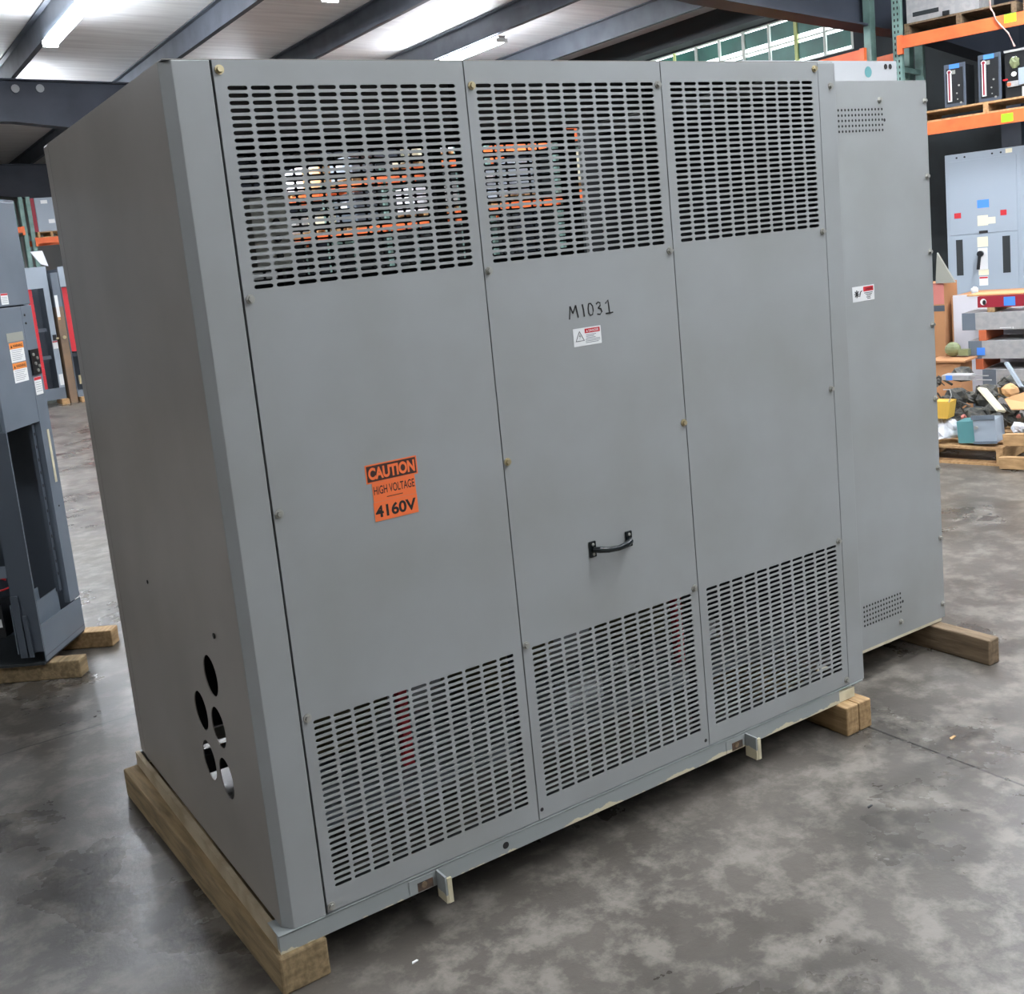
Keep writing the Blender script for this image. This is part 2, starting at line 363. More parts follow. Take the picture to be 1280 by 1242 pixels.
# ---------------------------------------------------------------- slotted sheet
def slot_cell(b, x0, x1, z0, z1, sx0, sx1, sz0, sz1, y=0.0, nround=3):
    r = (sz1-sz0)/2; cz = (sz0+sz1)/2; inner = []
    for k in range(nround+1):
        a = -math.pi/2 + math.pi*k/nround; inner.append((sx1-r+r*math.cos(a), cz+r*math.sin(a)))
    for k in range(nround+1):
        a = math.pi/2 + math.pi*k/nround; inner.append((sx0+r+r*math.cos(a), cz+r*math.sin(a)))
    n = len(inner); h = n//2
    outer = []
    for k in range(nround+1): outer.append((x1, z0+(z1-z0)*k/nround))
    for k in range(nround+1): outer.append((x0, z1-(z1-z0)*k/nround))
    vs = [(u,y,v) for u,v in outer]+[(u,y,v) for u,v in inner]
    fs = []
    for i in range(n):
        j = (i+1) % n; fs.append((i, j, n+j, n+i))
    # thin inner wall so the cut shows the metal's thickness
    vs += [(u,y+.003,v) for u,v in inner]
    for i in range(n):
        j = (i+1) % n; fs.append((n+i, n+j, 2*n+j, 2*n+i))
    b.add(vs, fs)
def sheet_with_vents(b, x0, x1, z0, z1, vents, y=0.0, lip=.018, gx=.13, gz=.42):
    zs = [z0]
    q = lambda a,c,d,e: b.add([(a,y,d),(c,y,d),(c,y,e),(a,y,e)], [(0,1,2,3)])
    for (vx0, vx1, vz0, vz1, nc, nr) in sorted(vents, key=lambda t: t[2]):
        px = (vx1-vx0)/(nc-gx); pz = (vz1-vz0)/(nr-gz)
        ax0 = vx0-gx*px/2; az0 = vz0-gz*pz/2; ax1 = ax0+nc*px; az1 = az0+nr*pz
        q(x0, x1, zs[-1], az0); q(x0, ax0, az0, az1); q(ax1, x1, az0, az1)
        for i in range(nc):
            for j in range(nr):
                cx = ax0+i*px; cz = az0+j*pz
                slot_cell(b, cx, cx+px, cz, cz+pz, cx+gx*px/2, cx+px-gx*px/2, cz+gz*pz/2, cz+pz-gz*pz/2, y)
        zs.append(az1)
    q(x0, x1, zs[-1], z1)
    # folded edges
    b.add([(x0,y,z0),(x0,y+lip,z0),(x0,y+lip,z1),(x0,y,z1),(x1,y,z0),(x1,y+lip,z0),(x1,y+lip,z1),(x1,y,z1)],
          [(0,3,2,1),(4,5,6,7),(0,1,5,4),(3,7,6,2)])
def bolt_mesh(b, x, z, y=0.0, r=.0075):
    b.tube([(x, y, z), (x, y-.003, z)], r*1.5, 12)
    b.tube([(x, y-.003, z), (x, y-.010, z)], r, 6)
def hole_disc(b, x, z, r, y=-.0008, sx=1.0):
    n = 16; b.add([(x+r*sx*math.cos(2*math.pi*k/n), y, z+r*math.sin(2*math.pi*k/n)) for k in range(n)], [tuple(range(n))])

# ---------------------------------------------------------------- main enclosure
H = 2.15; S = [.0916, .7718, 1.4528, 2.1336, 2.2160]; DEP = 1.40; XL = -.023
enc = thing('electrical_enclosure', 'large grey steel enclosure with three slotted vent panels, raised on timber blocks', 'electrical enclosure', (0, 0, 0))
g = .0022
# corner post with chamfer
b = mb('paint'); b.prism([(0,0),(S[0]-g*1.1,0),(S[0]-g*1.1,.02),(.004,.02),(XL+.004,.045),(XL,.03)], 2, 0, H)
b.obj('corner_post', enc, bevel=.002)
# side sheet with five round knock-outs
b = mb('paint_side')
def side_sheet(b, x, y0, y1, z0, z1, holes, R):
    ys = sorted({y0, y1}|{h[0]-R for h in holes}|{h[0]+R for h in holes}); 
    # carve square cells round each hole, fill the rest with rectangles
    cells = []
    zcuts = sorted({z0, z1}|{h[1]-R for h in holes}|{h[1]+R for h in holes})
    taken = [(h[0]-R, h[0]+R, h[1]-R, h[1]+R) for h in holes]
    for a, c in zip(ys, ys[1:]):
        for d, e in zip(zcuts, zcuts[1:]):
            m_, n_ = (a+c)/2, (d+e)/2
            if any(t[0] < m_ < t[1] and t[2] < n_ < t[3] for t in taken): continue
            b.add([(x,a,d),(x,c,d),(x,c,e),(x,a,e)], [(0,3,2,1)])
    for hy, hz in holes:
        n = 24; r = .0585; vs = []; fs = []
        for k in range(n):
            t = 2*math.pi*k/n; cs, sn = math.cos(t), math.sin(t); m_ = max(abs(cs), abs(sn))
            vs.append((x, hy+R*cs/m_, hz+R*sn/m_))
        for k in range(n):
            t = 2*math.pi*k/n; vs.append((x, hy+r*math.cos(t), hz+r*math.sin(t)))
        for k in range(n):
            t = 2*math.pi*k/n; vs.append((x+.003, hy+r*math.cos(t), hz+r*math.sin(t)))
        for k in range(n):
            j = (k+1) % n; fs += [(k, n+k, n+j, j), (n+k, 2*n+k, 2*n+j, n+j)]
        b.add(vs, fs)
side_sheet(b, XL, .03, 1.328, 0, H, [(.341,.594),(.492,.444),(.339,.444),(.482,.296),(.334,.295)], .0735)
b.add([(XL,.03,0),(XL+.02,.03,0),(XL+.02,1.328,0),(XL,1.328,0),(XL,.03,H),(XL+.02,.03,H),(XL+.02,1.328,H),(XL,1.328,H)], [(0,1,2,3),(4,7,6,5),(2,6,7,3)])
b.use('ink'); b.tube([(XL-.001,.244,.734),(XL-.004,.244,.734)], .008, 10); b.tube([(XL-.001,.892,.745),(XL-.003,.892,.745)], .006, 10)
b.obj('side_panel', enc)
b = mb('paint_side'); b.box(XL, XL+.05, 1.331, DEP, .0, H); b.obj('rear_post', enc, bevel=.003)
# three front panels
screws = [[(.110,2.128),(.110,1.600),(.109,1.074),(.110,.540),(.106,.020)],
          [(.792,2.087),(.788,1.603),(.786,1.075),(.786,.539),(1.439,2.085),(1.438,1.601),(1.443,1.073),(1.436,.541)],
          [(2.117,2.130),(2.117,1.606),(2.119,1.075),(2.117,.538),(2.121,.024)]]
vx = [(.1235, .7415), (.8045, 1.4215), (1.4865, 2.104)]
bolt_proto = {}
def add_bolt(x, z, parent, y=0.0, m='bolt'):
    if m not in bolt_proto:
        bb = mb(m); bolt_mesh(bb, 0, 0); bolt_proto[m] = bb.obj('bolt', parent); o = bolt_proto[m]
    else:
        o = bolt_proto[m].copy(); COL.objects.link(o); o.parent = parent
    o.location = (x, y, z); return o
for i in range(3):
    b = mb('paint'); x0 = S[i]+g*(1.4 if i == 0 else 1); x1 = S[i+1]-g*.6
    sheet_with_vents(b, x0, x1, .004, H, [(vx[i][0], vx[i][1], .065, .527, 11, 28), (vx[i][0], vx[i][1], 1.622, 2.092, 11, 28)])
    if i == 1:
        b.use('ink'); hole_disc(b, .780+.004, .033, .006); hole_disc(b, 1.437, .026, .006)
    p = b.obj('front_panel', enc)
    for k, (x, z) in enumerate(screws[i]): add_bolt(x, z, p, m='brass' if (i, k) in ((0,0),(1,0),(1,2),(1,6),(2,0)) else 'bolt')
# right end post
b = mb('paint'); b.box(S[3]+g*.6, S[4], 0, .02, .0, H); b.box(S[4]-.003, S[4], 0, DEP, 0, H); p = b.obj('end_post', enc, bevel=.0015); mb('inside_shade').box(S[4]-.006, S[4]-.004, .03, DEP-.03, .05, H-.05).obj('end_shade_sheet', enc)  # the added inner sheet is dark to paint in shade behind the vents
add_bolt(2.190, 2.075, p)
# roof, back, inner frame, base
b = mb('paint_side'); b.box(XL+.004, S[4]-.004, .004, DEP-.004, H+.001, H+.003); b.use('gap'); b.box(XL+.004, S[4]-.004, .004, DEP-.004, H-.001, H+.001); b.obj('top_panel', enc)  # underside is darkened to stand for the shade under the roof
b = mb('inside_shade'); b.T = Matrix.Translation((S[4]+0, DEP, 0)) @ Matrix.Rotation(math.pi, 4, 'Z')
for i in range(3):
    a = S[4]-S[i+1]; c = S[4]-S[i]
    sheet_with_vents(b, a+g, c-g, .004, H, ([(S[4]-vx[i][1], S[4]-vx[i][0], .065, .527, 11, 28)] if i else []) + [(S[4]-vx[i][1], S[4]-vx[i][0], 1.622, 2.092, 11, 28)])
b.obj('back_panel', enc)  # whole back sheet carries the interior shade in its colour
for x in S[:4]:
    mb('gap').box(x-.02, x+.016, .022, .052, .042, H-.047).obj('frame_upright', enc)
    mb('gap').box(x-.02, x+.02, DEP-.06, DEP-.022, .042, H-.01).obj('frame_upright', enc)
for z in (0.0, H-.045): mb('gap').box(.01, 2.2, .022, .06, z, z+.04).obj('frame_rail', enc)
b = mb('base')
b.box(-.045, 2.075, -.004, .014, -.05, -.001); b.box(-.045, 2.205, -.004, .075, -.003, .0)
b.use('rail_tan'); b.box(-.045, -.03, .014, DEP, -.05, -.001); b.use('base'); b.box(2.14, 2.155, .02, DEP, -.05, -.001); b.box(-.03, 2.14, DEP-.02, DEP, -.05, -.001)
b.use('cream'); b.box(2.075, 2.155, -.0045, .012, -.047, -.012)
b.use('ink'); hole_disc(b, .647, -.024, .0105, -.0048)
base = b.obj('base_frame', enc)
for x in (.415, 1.605):
    b = mb('base'); b.box(x-.085, x+.02, -.006, -.0045, -.048, -.006); b.box(x, x+.006, -.055, -.006, -.082, -.004)
    b.use('cream'); b.box(x+.006, x+.020, -.057, -.050, -.082, -.010); b.use('rust'); b.box(x-.060, x-.012, -.0068, -.006, -.046, -.020); b.use('wooddark'); b.tube([(x-.04, -.006, -.03), (x-.04, -.009, -.03)], .009, 10)
    b.obj('lifting_tab', enc)
# handle
b = mb('blackhandle')
for x in (1.050, 1.188):
    b.box(x-.012, x+.012, -.006, 0, .737, .785)
b.tube([(1.050,-.008,.760),(1.062,-.024,.760),(1.085,-.036,.757),(1.119,-.040,.755),(1.153,-.036,.757),(1.176,-.024,.760),(1.188,-.008,.760)], [.009,.010,.009,.0085,.009,.010,.009], 10)
b.use('bolt')
for x in (1.050, 1.188):
    for z in (.746, .776): b.tube([(x,-.006,z),(x,-.009,z)], .005, 10)
b.obj('handle', enc, bevel=.002)
# stickers and writing
def face_plate(b, x0, x1, z0, z1, y, m, th=.0006):
    b.use(m); b.box(x0, x1, y-th, y, z0, z1)
b = MB()
face_plate(b, .352, .503, 1.098, 1.147, -.0004, 'orangelab'); face_plate(b, .3555, .4995, 1.1015, 1.1435, -.0010, 'brownink', .0003)
b.use('orangelab'); put_text(b, 'CAUTION', .3595, .4955, 1.1065, 1.1385, -.0016, .045)
face_plate(b, .3665, .492, 1.047, 1.0975, -.0004, 'orangelab'); b.use('brownink'); put_text(b, 'HIGH VOLTAGE', .3695, .489, 1.066, 1.088, -.0012, .012)
b.use('brownink'); b.box(.405, .452, -.0013, -.0010, 1.0545, 1.0565)
face_plate(b, .3645, .4925, .996, 1.0465, -.0005, 'orangelab'); b.use('ink'); put_text(b, '4160V', .3675, .4875, 1.005, 1.037, -.0012, .03)
b.obj('caution_sign', enc)
b = MB(); face_plate(b, 1.050, 1.151, 1.3595, 1.411, -.0004, 'white'); face_plate(b, 1.092, 1.147, 1.3945, 1.4075, -.0010, 'red', .0003)
b.use('white'); put_text(b, 'DANGER', 1.106, 1.142, 1.3975, 1.4045, -.0015, .01); b.add([(1.097,-.0015,1.398),(1.103,-.0015,1.398),(1.100,-.0015,1.404)], [(0,1,2)])
b.use('ink')
T = [(1.058,1.3745),(1.088,1.3745),(1.073,1.402)]
for k in range(3):
    p0, p1 = T[k], T[(k+1) % 3]; b.bar((p0[0],-.0011,p0[1]), (p1[0],-.0011,p1[1]), .0012, .0016, up=(0,1,0))
b.add([(1.074,-.0012,1.396),(1.071,-.0012,1.387),(1.0735,-.0012,1.3875),(1.072,-.0012,1.3785),(1.076,-.0012,1.3895),(1.0735,-.0012,1.3890)], [(0,1,2,3,4,5)])
b.use('greyink')
for k, (a, c) in enumerate([(1.096,1.132),(1.096,1.126),(1.096,1.13),(1.093,1.146),(1.093,1.146),(1.093,1.14)]): b.box(a, c, -.0012, -.0009, 1.3885-k*.0044, 1.3885-k*.0044+.0018)
b.obj('danger_label', enc)
# marker writing M 1 0 3 1
b = mb('ink')
def stroke(pts, r=.0022):
    b.tube([(x, -.0006, z) for x, z in pts], r, 5)
X0, Z0 = 1.043, 1.440
def S_(pts): stroke([(X0+x*.001, Z0+z*.001) for x, z in pts])
S_([(0,0),(3,20),(5,37)]); S_([(5,37),(13,16)]); S_([(13,16),(25,38)]); S_([(25,38),(28,20),(31,2)])
S_([(49,38),(52,20),(53,2)])
S_([(72,37),(69,24),(70,10),(75,3),(83,5),(87,16),(86,29),(80,37),(72,37)])
S_([(99,33),(106,38),(114,35),(114,27),(105,21)]); S_([(105,21),(115,18),(118,9),(111,2),(101,4)])
S_([(133,31),(143,40),(145,20),(146,2)]); S_([(132,2),(146,2),(159,3)])
for v in b.v: pass
b.v = [(x, max(y, -.0012), z) for x, y, z in b.v]
b.obj('marker_writing', enc)
# contents seen through the vents
for k, x in enumerate((.42, 1.10, 1.78)):
    b = mb('coil'); n = 20
    for (r, z0, z1) in ((.235, .22, .98), (.19, .14, 1.06)):
        b.tube([(x,.74,z0),(x,.74,z1)], r, n)
    b.obj('winding', enc, smooth=False, bevel=.01)
b = mb('core'); b.box(.15, 2.05, .62, .86, .0, .15); b.box(.15, 2.05, .62, .86, 1.06, 1.2); b.box(.08, 2.12, .40, .45, .02, .09); b.box(.08, 2.12, .98, 1.03, .02, .09)
b.obj('core_clamp', enc, bevel=.004)
for x in (.515, 1.61):
    b = mb('redbus'); b.box(x-.016, x+.016, .28, .31, .16, .44); b.obj('insulator_post', enc, bevel=.004)
b = mb('tan'); b.box(.245, .345, .28, .34, 1.665, 1.855); b.use('ink')
for z in (1.70, 1.745, 1.79): b.tube([(.31,.28,z),(.31,.268,z)], .009, 10)
b.box(.285, .289, .277, .28, 1.67, 1.85); b.obj('terminal_block', enc, bevel=.004)
b = mb('core'); b.box(.20, .36, .30, .36, .10, .15); b.use('bag'); b.box(1.10, 1.24, .26, .34, .16, .23); b.box(1.34,1.40,.28,.32,.2,.24); b.box(1.70,1.78,.28,.34,.22,.27)
b.use('core'); b.box(.1, 2.1, .22, .34, .10, .16); b.obj('lower_busbar', enc, bevel=.003)

# ---------------------------------------------------------------- smaller cabinet on the right
CY = .22; X2a, X2b = 2.222, 3.003; ZB, ZT = -.045, 2.13
cab = thing('switchgear_cabinet', 'narrower plain grey cabinet bolted to the right end of the big vented enclosure', 'electrical cabinet', (X2a, CY, ZB))
L = lambda x, y, z: (x-X2a, y-CY, z-ZB)
b = mb('paint'); b.T = Matrix.Translation((-X2a, -CY, -ZB))
b.box(X2a, X2b, CY, CY+.004, ZB+.012, ZT)
b.use('ink')
def perf(x0, x1, z0, z1, nx, nz):
    for i in range(nx):
        for j in range(nz):
            x = x0+(x1-x0)*i/(nx-1); z = z0+(z1-z0)*j/(nz-1)
            hole_disc(b, x, z, .0048, CY-.0008)
perf(2.492, 2.735, 1.951, 2.027, 14, 5); hole_disc(b, 2.748, 1.987, .006, CY-.0008)
perf(2.502, 2.722, .064, .140, 14, 5); hole_disc(b, 2.736, .103, .006, CY-.0008)
hole_disc(b, 2.457, .925, .007, CY-.0008); hole_disc(b, 2.459, .377, .006, CY-.0008)
fp = b.obj('front_panel', cab, bevel=.0)
for x, z in [(2.996,2.053),(2.996,1.768),(2.996,1.476),(2.996,1.188),(2.996,.890),(2.996,.605),(2.996,.309),(2.996,.027),(2.730,2.060),(2.726,.023)]:
    add_bolt(*[L(x-.006,CY,z)[k] for k in (0,2)], fp)
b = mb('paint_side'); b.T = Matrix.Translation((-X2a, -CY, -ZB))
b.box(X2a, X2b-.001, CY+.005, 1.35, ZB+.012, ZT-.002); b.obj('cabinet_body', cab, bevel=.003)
b = mb('cream'); b.T = Matrix.Translation((-X2a, -CY, -ZB)); b.box(X2a, X2b-.02, CY+.001, 1.3, ZB, ZB+.012); b.obj('bottom_edge', cab)
b = mb('paint_light'); b.T = Matrix.Translation((-X2a, -CY, -ZB))
b.box(2.15, 3.0, .345, .35, 2.155, 2.226); b.box(2.235, 3.0, .345, .35, 2.13, 2.155); b.box(2.15, 3.0, .35, .40, 2.220, 2.226)
b.use('teal'); hole_disc(b, 2.828, 2.185, .021, .344); b.use('ink'); hole_disc(b, 2.933, 2.205, .0105, .344); hole_disc(b, 2.960, 2.205, .0105, .344)
b.obj('lifting_plate', cab)
b = MB(); b.T = Matrix.Translation((-X2a, -CY, -ZB)); face_plate(b, 2.522, 2.646, 1.327, 1.384, CY-.0004, 'white'); face_plate(b, 2.584, 2.641, 1.362, 1.380, CY-.0010, 'red', .0003)
b.use('ink')
put_text(b, 'DANGER', 2.596, 2.636, 1.367, 1.375, CY-.0016, .01)
for k in range(8):
    a = 2*math.pi*k/8; b.bar((2.545, CY-.0012, 1.356), (2.545+.014*math.cos(a), CY-.0012, 1.356+.014*math.sin(a)), .002, .004, up=(0,1,0))
b.bar((2.561,CY-.0012,1.345),(2.566,CY-.0012,1.362),.002,.004,up=(0,1,0)); b.bar((2.566,CY-.0012,1.362),(2.575,CY-.0012,1.366),.002,.004,up=(0,1,0))
for k, (a, c) in enumerate([(2.588,2.636),(2.596,2.632),(2.602,2.628),(2.600,2.622),(2.604,2.624)]): b.box(a, c, CY-.0012, CY-.0009, 1.355-k*.0055, 1.3575-k*.0055)
b.obj('danger_label', cab)

# ---------------------------------------------------------------- timber blocks
def block(name, label, loc, rz, sx, sy, sz, m, group=None, endm=None):
    b = mb(m); b.box(0, sx, 0, sy, 0, sz)
    if endm: b.use(endm); b.box(.002, sx-.002, -.002, 0, .002, sz-.002)
    o = b.obj(name, bevel=.006); o.location = loc; o.rotation_euler = (0,0,rz); return tag(o, label, 'timber block', group)
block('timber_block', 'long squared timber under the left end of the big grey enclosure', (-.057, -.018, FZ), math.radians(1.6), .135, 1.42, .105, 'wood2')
b = mb('wood'); b.box(0, .063, 0, 1.3, 0, .105); b.box(.066, .13, .0, 1.3, 0, .105)
o = b.obj('timber_block', bevel=.005); o.location = (2.055, -.05, FZ); tag(o, 'pale split timber block poking out under the enclosure front, beside the floor joint', 'timber block')
block('timber_block', 'dark weathered timber sticking out from under the narrow right-hand cabinet', (2.915, -.034, FZ), 0, .066, 1.3, .105, 'wooddark')
block('timber_block', 'timber on the floor at far left, nearer of the two under the open grey cabinet', (.09, 2.88, FZ), math.radians(145), .9, .09, .088, 'wood2')

tag(recentre(mb('wood').box(0,.9,0,.09,0,.088).obj('timber_block', bevel=.006)), 'timber on the floor at far left, farther of the two under the open grey cabinet', 'timber block')
o = [x for x in bpy.data.objects if x.get('label','').startswith('timber on the floor at far left, farther')][0]
o.rotation_euler = (0,0,math.radians(145)); o.location = (-.075, 3.44, FZ)

# ---------------------------------------------------------------- open grey cabinet at far left
ZL = -.067
t = thing('open_switchgear_cabinet', 'tall grey cabinet with orange warning labels and an open lower bay, left edge', 'electrical cabinet', (-.10, 2.87, ZL), math.radians(55.1))
def lz(z): return z-ZL
W1 = .462; D1 = .75; TH = .0
b = mb('blugrey')
b.box(0, W1, 0, .02, lz(1.636), lz(2.13)); b.obj('upper_cover', t, bevel=.004)
b = mb('blugrey'); b.box(0, .345, -.002, .018, lz(1.062), lz(1.630)); b.obj('lower_cover', t, bevel=.003)
b = mb('blugrey'); b.box(.349, W1, 0, .03, lz(.128), lz(1.630)); b.use('ink')
for z in (1.585, 1.545): b.tube([(.375, 0, lz(z)), (.375, -.004, lz(z))], .006, 8)
b.tube([(.40,0,lz(.62)),(.40,-.003,lz(.62))], .005, 8)
b.use('cream'); b.box(.405, .428, -.0015, 0, lz(.74), lz(1.01)); b.obj('right_stile', t, bevel=.003)
b = mb('blugrey_d'); b.box(0, .012, .0, .115, lz(.0), lz(1.062)); b.use('blugrey'); b.box(-.001,.003,-.002,.0,lz(0),lz(1.062)); b.obj('left_stile', t)
b = mb('blugrey'); b.prism([(.012, lz(-.055)), (W1, lz(-.055)), (W1, lz(.118)), (.012, lz(.128))], 1, 0, .006)
b.use('blugrey_d'); b.box(.012, W1, -.001, .0, lz(-.030), lz(-.0275)); b.obj('kick_plate', t)
for y, z1, x1 in ((.05, .215, .335), (.13, .235, .30)):
    mb('blugrey').box(.014, x1, y, y+.006, lz(-.01), lz(z1)).obj('inner_plate', t)
b = mb('black'); b.box(.02, W1-.02, .45, .46, 0, lz(2.1)); b.obj('inner_back', t)
b = mb('blugrey_d'); b.box(.32, .345, .03, .05, lz(.2), lz(1.05)); 
b.use('ink')
for k in range(12): b.box(.328, .336, .0285, .03, lz(.28+k*.065), lz(.295+k*.065))
b.obj('slotted_rail', t)
b = mb('blugrey_d'); b.box(W1-.012, W1, .031, D1, lz(-.055), lz(2.13)); b.obj('right_side', t)
b = mb('blugrey'); b.box(0, .01, .021, D1, lz(1.062), lz(2.128)); b.obj('left_side_upper', t)
b = mb('blugrey'); b.box(0, W1, .0, D1, lz(2.13), lz(2.14)); b.obj('top_cover', t)
b = mb('gap'); b.box(0, W1, .007, D1, 0, lz(-.055)+.0); b.obj('base_plate', t)
b = mb('blugrey'); b.box(0, .012, .116, D1, lz(.375), lz(.43)); b.obj('cross_bar', t)
for dy, z1, th in ((.075, .285, .034), (.046, .185, .020)):
    b = mb('blugrey_d'); b.add([(-.004, dy, lz(-.02)), (-.004, dy+th, lz(-.02)), (-.004, dy+.004+th, lz(z1)), (-.004, dy+.004, lz(z1)), (-.014, dy, lz(-.02)), (-.014, dy+th, lz(-.02)), (-.014, dy+.004+th, lz(z1)), (-.014, dy+.004, lz(z1))],
          [(0,1,2,3),(4,7,6,5),(0,4,5,1),(1,5,6,2),(2,6,7,3),(3,7,4,0)]); b.obj('support_strut', t)
b = mb('wire_red'); b.tube([(.02,.12,lz(.325)),(.03,.16,lz(.31)),(.03,.26,lz(.30))], .005, 6); b.tube([(.03,.14,lz(.36)),(.03,.17,lz(.37)),(.03,.19,lz(.33)),(.03,.24,lz(.34))], .005, 6); b.obj('red_wire', t)
b = mb('black'); b.box(.02, .12, .18, .30, lz(.08), lz(.25)); b.use('white'); b.box(.018,.02,.19,.26,lz(.13),lz(.17)); b.obj('terminal_box', t)
b = MB()
face_plate(b, .171, .240, lz(1.645), lz(1.698), -.0004, 'white'); b.use('red'); b.box(.172,.239,-.0013,-.0010,lz(1.688),lz(1.697)); b.use('greyink')
for k in range(4): b.box(.178,.232,-.0013,-.0010,lz(1.678-k*.008),lz(1.680-k*.008))
b.obj('warning_label', t)
def warn_lab(z1):
    b = MB(); face_plate(b, .166, .306, lz(z1-.093), lz(z1), -.0026, 'white'); b.use('warn'); b.box(.166,.306,-.0037,-.0032,lz(z1-.030),lz(z1)); b.use('ink')
    put_text(b, 'WARNING', .200, .295, lz(z1-.022), lz(z1-.009), -.0040, .02); b.add([(.175,-.004,lz(z1-.024)),(.193,-.004,lz(z1-.024)),(.184,-.004,lz(z1-.008))], [(0,1,2)])
    b.use('greyink')
    for k in range(6): b.box(.178, .290-.012*(k%3), -.0036, -.0032, lz(z1-.038-k*.009), lz(z1-.036-k*.009))
    b.obj('warning_label', t)
warn_lab(1.463); warn_lab(1.366)
b = mb('tan'); b.box(.158,.322,-.0035,-.002,lz(1.468),lz(1.510)); b.obj('name_plate', t)
b = MB(); face_plate(b, .362, .438, lz(1.190), lz(1.277), -.0004, 'white'); b.use('red'); b.box(.363,.437,-.0014,-.001,lz(1.262),lz(1.276)); b.use('greyink')
for k in range(5): b.box(.370,.430,-.0014,-.001,lz(1.250-k*.011),lz(1.252-k*.011))
b.obj('warning_label', t)
b = mb('black'); b.box(.352,.440,-.010,-.0005,lz(1.29),lz(1.415)); b.use('bolt')
for x, z in ((.375,1.39),(.41,1.37),(.385,1.345),(.42,1.33),(.40,1.31)): b.tube([(x,-.010,lz(z)),(x,-.016,lz(z))], .008, 8)
b.obj('interlock_mechanism', t)

# ---------------------------------------------------------------- open cubicles farther back on the left
def cubicle(x0, x1, y, ztop, oz0, oz1, ox0, ox1, label, redside=True, d=1.1):
    t = thing('switchgear_cubicle', label, 'electrical cabinet', (x0, y, FZ+.09)); zb = FZ+.09; L = lambda z: z-zb; w = x1-x0
    mb('ltblue').box(0, w, 0, .03, L(oz1), L(ztop)).obj('top_panel', t)
    mb('blugrey').box(0, ox0-x0, 0, .03, L(oz0), L(oz1)).obj('left_stile', t)
    mb('ltblue').box(ox1-x0, w, 0, .03, L(oz0), L(oz1)).obj('right_stile', t)
    mb('blugrey').box(0, w, 0, .03, 0, L(oz0)).obj('kick_panel', t)
    mb('blugrey_d').box(0, w, .95, 1.0, 0, L(ztop)-.02).obj('back_panel', t)
    mb('blugrey').box(w-.02, w, .031, d-.16, 0, L(ztop)-.03).obj('side_panel', t)
    mb('blugrey_d').box(0, .02, .031, d-.16, 0, L(ztop)-.03).obj('side_panel', t)
    for z in (.62, 1.1): mb('blugrey').box(ox0-x0, ox1-x0, .3, .34, L(z), L(z)+.06).obj('cross_rail', t)
    if redside:
        b = mb('redbus')
        for k in range(14):
            z = oz0+(oz1-oz0)*k/14; b.box(ox0-x0, ox0-x0+.085, .035, .08, L(z)+.004, L(z)+(oz1-oz0)/14-.004)
        b.box(ox0-x0+.01, ox0-x0+.07, .05, .09, L(oz0), L(oz1)); b.obj('red_barrier', t)
    return t, L
t, L_ = cubicle(2.12, 2.79, 17.0, 2.2, .13, 1.84, 2.43, 2.70, 'pale grey open cubicle with a red barrier strip, second row at the left')
b = mb('black'); b.box(.60,.66,-.03,0,L_(.95),L_(1.04)); b.use('brass'); b.box(.65,.69,-.05,-.03,L_(.96),L_(.99)); b.obj('latch', t)
b = mb('white'); b.box(.585,.665,-.006,0,L_(.80),L_(.93)); b.use('red'); b.box(.585,.665,-.008,-.006,L_(.91),L_(.93)); b.obj('warning_label', t)
b = mb('white'); b.box(.60,.665,-.006,0,L_(.17),L_(.36)); b.obj('label', t)
b = mb('ink'); b.tube([(.13,-.001,L_(2.08)),(.13,-.006,L_(2.08))], .02, 10); b.obj('bolt_hole', t)
t, L_ = cubicle(2.96, 3.5, 16.9, 2.17, .05, 1.83, 2.97, 3.40, 'pale open cubicle with a broad red barrier, mostly hidden behind the enclosure', redside=False)
b = mb('redbus'); b.box(.015,.17,.04,.09,L_(.72),L_(1.82)); b.obj('red_barrier', t)
b = mb('brass'); b.box(.06,.12,.0,.05,L_(.15),L_(.30)); b.obj('lug', t)
t = thing('switchgear_door', 'narrow brown and grey cabinet side between the two open cubicles', 'electrical cabinet', (2.83, 16.9, FZ))
mb('brownpanel').box(0, .12, 0, .8, 0, 1.5-FZ).obj('side_panel', t)
mb('blugrey').box(.0, .12, -.0, .8, 1.5-FZ, 2.08-FZ).obj('upper_panel', t)
b = mb('white'); b.box(.005, .055, -.006, 0, 1.33-FZ, 1.70-FZ); b.use('card'); b.box(.01,.05,-.007,-.006,1.28-FZ,1.33-FZ); b.obj('label_strip', t)
mb('brass').tube([(.06,0,.98-FZ),(.06,-.04,.98-FZ)], .03, 8).obj('latch', t)
for x, y, lb in ((2.68, 16.85, 'cream timber block under the right corner of the first open cubicle'), (2.98, 16.75, 'pale timber block under the hidden open cubicle')):
    o = mb('pallet').box(0,.12,0,.5,0,.09).obj('timber_block', bevel=.004); o.location = (x, y, FZ); tag(o, lb, 'timber block')
o = mb('wooddark').box(0,.1,0,.9,0,.09).obj('timber_block', bevel=.004); o.location = (2.15, 17.0, FZ); tag(o, 'dark timber under the left side of the first open cubicle', 'timber block')

